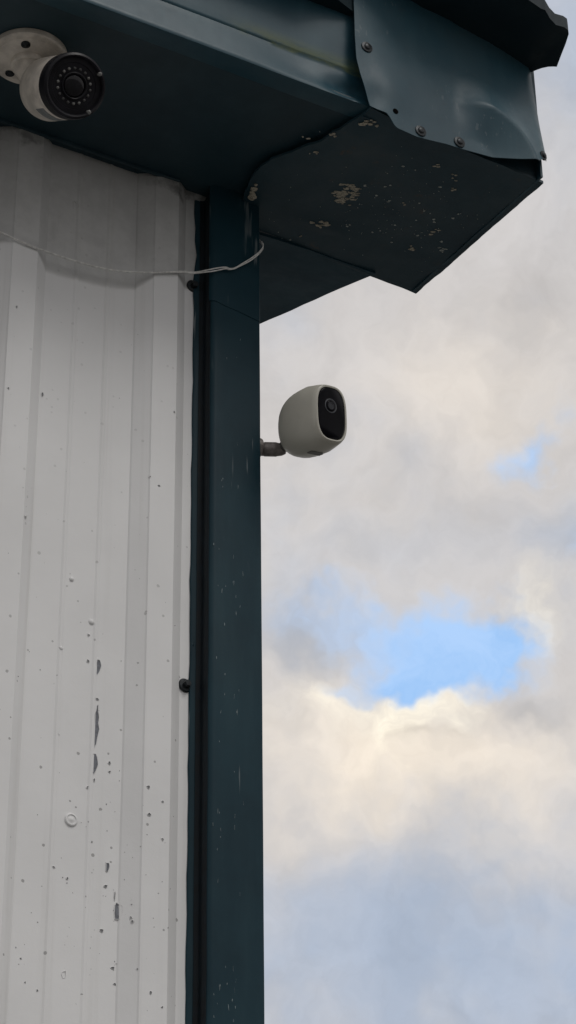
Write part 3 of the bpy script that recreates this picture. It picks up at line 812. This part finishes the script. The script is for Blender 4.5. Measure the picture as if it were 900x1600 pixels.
for k in range(18):
    t = 2 * math.pi * k / 18 + .1
    p = rear + a_ * .0712 + (u_ * math.cos(t) + v_ * math.sin(t)) * .0188
    lm = (M_LED, M_LEDDIM, M_LED, M_LEDDIM, M_LEDDIM)[(k * 7) % 5]
    lathe('led', p, axis, [(.0017, 0), (.0017, .0010), (.0012, .0016), (.0002, .0018)], lm, cap, 10, 60)
for (qx, qy) in ((.0285, .0118), (.0150, -.0262)):
    p = rear + a_ * .0716 + RV * qx + UV * qy
    p = rear + a_ * .0745 + ((p - rear) - a_ * (p - rear).dot(a_)).normalized() * .0316
    lathe('cap_screw', p, axis, [(.0024, -.003), (.0024, .0012), (.0016, .0020), (.0003, .0022)], M_LED, cap, 14, 50)

# ------------------------------------------------------------------ rounded wireless camera on its arm
wc = empty('wireless_camera', (.0, .0020, 2.9460))
tag(wc, 'rounded grey wireless camera with black oval face on a short arm beside the corner trim', 'security camera')
ph_ = math.radians(42)
Fd = (-FW * math.cos(ph_) + (RT * .92 + UP * .36).normalized() * math.sin(ph_)).normalized()   # out from the wall and a little down
Ud = (UP * 1.0 + FW * (UP.dot(Fd) / math.cos(ph_)) * .8)
Ud = (Ud - Fd * Ud.dot(Fd)).normalized()
Rd = Ud.cross(Fd).normalized()
C0 = Vector((.0, .0020, 2.9460))
front = Vector((.0401, -.1009, 2.9471)) - C0
bodyc = front - Fd * .030
def sup(t, w_, h_, n):
    c, s = math.cos(t), math.sin(t)
    return (math.copysign(abs(c) ** (2 / n), c) * w_, math.copysign(abs(s) ** (2 / n), s) * h_)
def loft(name, secs, mat, parent, seg=56, off=Vector((0, 0, 0)), cap0=True, cap1=True, sharp=50):
    V = []; F = []
    for s, w_, h_, n, dz in secs:
        for k in range(seg):
            x, z = sup(2 * math.pi * k / seg + .0001, w_, h_, n); V.append(front + off + Fd * s + Rd * x + Ud * (z + dz))
    m = len(secs)
    for i in range(m - 1):
        for k in range(seg): F.append((i * seg + k, i * seg + (k + 1) % seg, (i + 1) * seg + (k + 1) % seg, (i + 1) * seg + k))
    if cap0: F.append(tuple(range(seg))[::-1])
    if cap1: F.append(tuple(range((m - 1) * seg, m * seg)))
    return mesh_ob(name, V, F, mat, parent, True, sharp=sharp)
secs = [(-.0015, .0194, .0302, 3.0, 0), (.0003, .0197, .0305, 3.0, 0), (.0006, .0211, .0318, 3.0, 0), (-.0006, .0226, .0331, 3.0, 0), (-.006, .0247, .0346, 2.9, 0), (-.014, .0262, .0362, 2.8, 0), (-.024, .0275, .0382, 2.7, 0)]
for i in range(1, 13):
    t = i / 12; a = t * math.pi / 2
    k_ = max(.02, (1 - math.sin(a) ** 3.4) ** (1 / 2.5))
    secs.append((-.024 - .055 * math.sin(a), max(.0006, .0275 * k_), max(.0008, .0382 * k_), 2.7 - .5 * t, -.0012 * t))
shell = loft('shell', secs, M_ARLO, wc)
panel = loft('face_panel', [(-.004, .0191, .0299, 3.0, 0), (-.0006, .0192, .0300, 3.0, 0), (.0004, .0184, .0292, 3.0, 0)], M_ARLOBLK, wc)
lc = front + Ud * .0085 - Rd * .0012
lathe('lens_ring', lc + Fd * .0002, Fd, [(.0084, 0), (.0084, .0006), (.0078, .0008), (.0075, .0004)], M_GREYRING, panel, 40, 40)
lathe('lens_barrel', lc + Fd * .0003, Fd, [(.0070, 0), (.0069, .0006), (.0056, .0010), (.0050, .0013), (.0042, .0012), (.0032, .0008)], M_ARLOBLK, panel, 36, 30)
lathe('lens', lc + Fd * .0010, Fd, [(.0044, 0), (.0044, .0005), (.0036, .0006), (.0032, .0001), (.0004, .0002)], M_LENSDIM, panel, 28, 40)
# charging port cover under the chin
pc = front + Fd * -.0290 + Ud * -.0378
V = []
for s in (-.0015, .0010):
    for (x, y) in ((-.0085, -.0050), (.0085, -.0050), (.0085, .0020), (.0055, .0050), (-.0055, .0050), (-.0085, .0020)):
        V.append(pc + Rd * x + Fd * y + Ud * -s)
mesh_ob('port_cover', V, [tuple(range(6)), tuple(range(6, 12))[::-1]] + [(i, (i + 1) % 6, 6 + (i + 1) % 6, 6 + i) for i in range(6)], M_ARLODK, wc)
# mount: wall disc, threaded arm, ball
lathe('wall_disc', Vector((.0000, 0, 0)), (1, 0, 0), [(.0130, -.002), (.0135, .001), (.0130, .0042), (.0110, .0056), (.0075, .0060)], M_ARM, wc, 36, 35)
adir = (RT * 1.0 - UP * .02).normalized()
lathe('arm', Vector((.002, 0, 0)), adir, [(.0078, 0), (.0078, .008), (.0083, .0090), (.0083, .022), (.0078, .0235), (.0070, .029), (.0050, .0330), (.0040, .0335)], M_ARM, wc, 32, 30)
end = Vector((.002, 0, 0)) + adir * .028
tube('ball_joint', catmull([end, lerp(end, bodyc - Fd * .028, .5), bodyc - Fd * .030], 4), .0062, M_ARLODK, wc, 16)
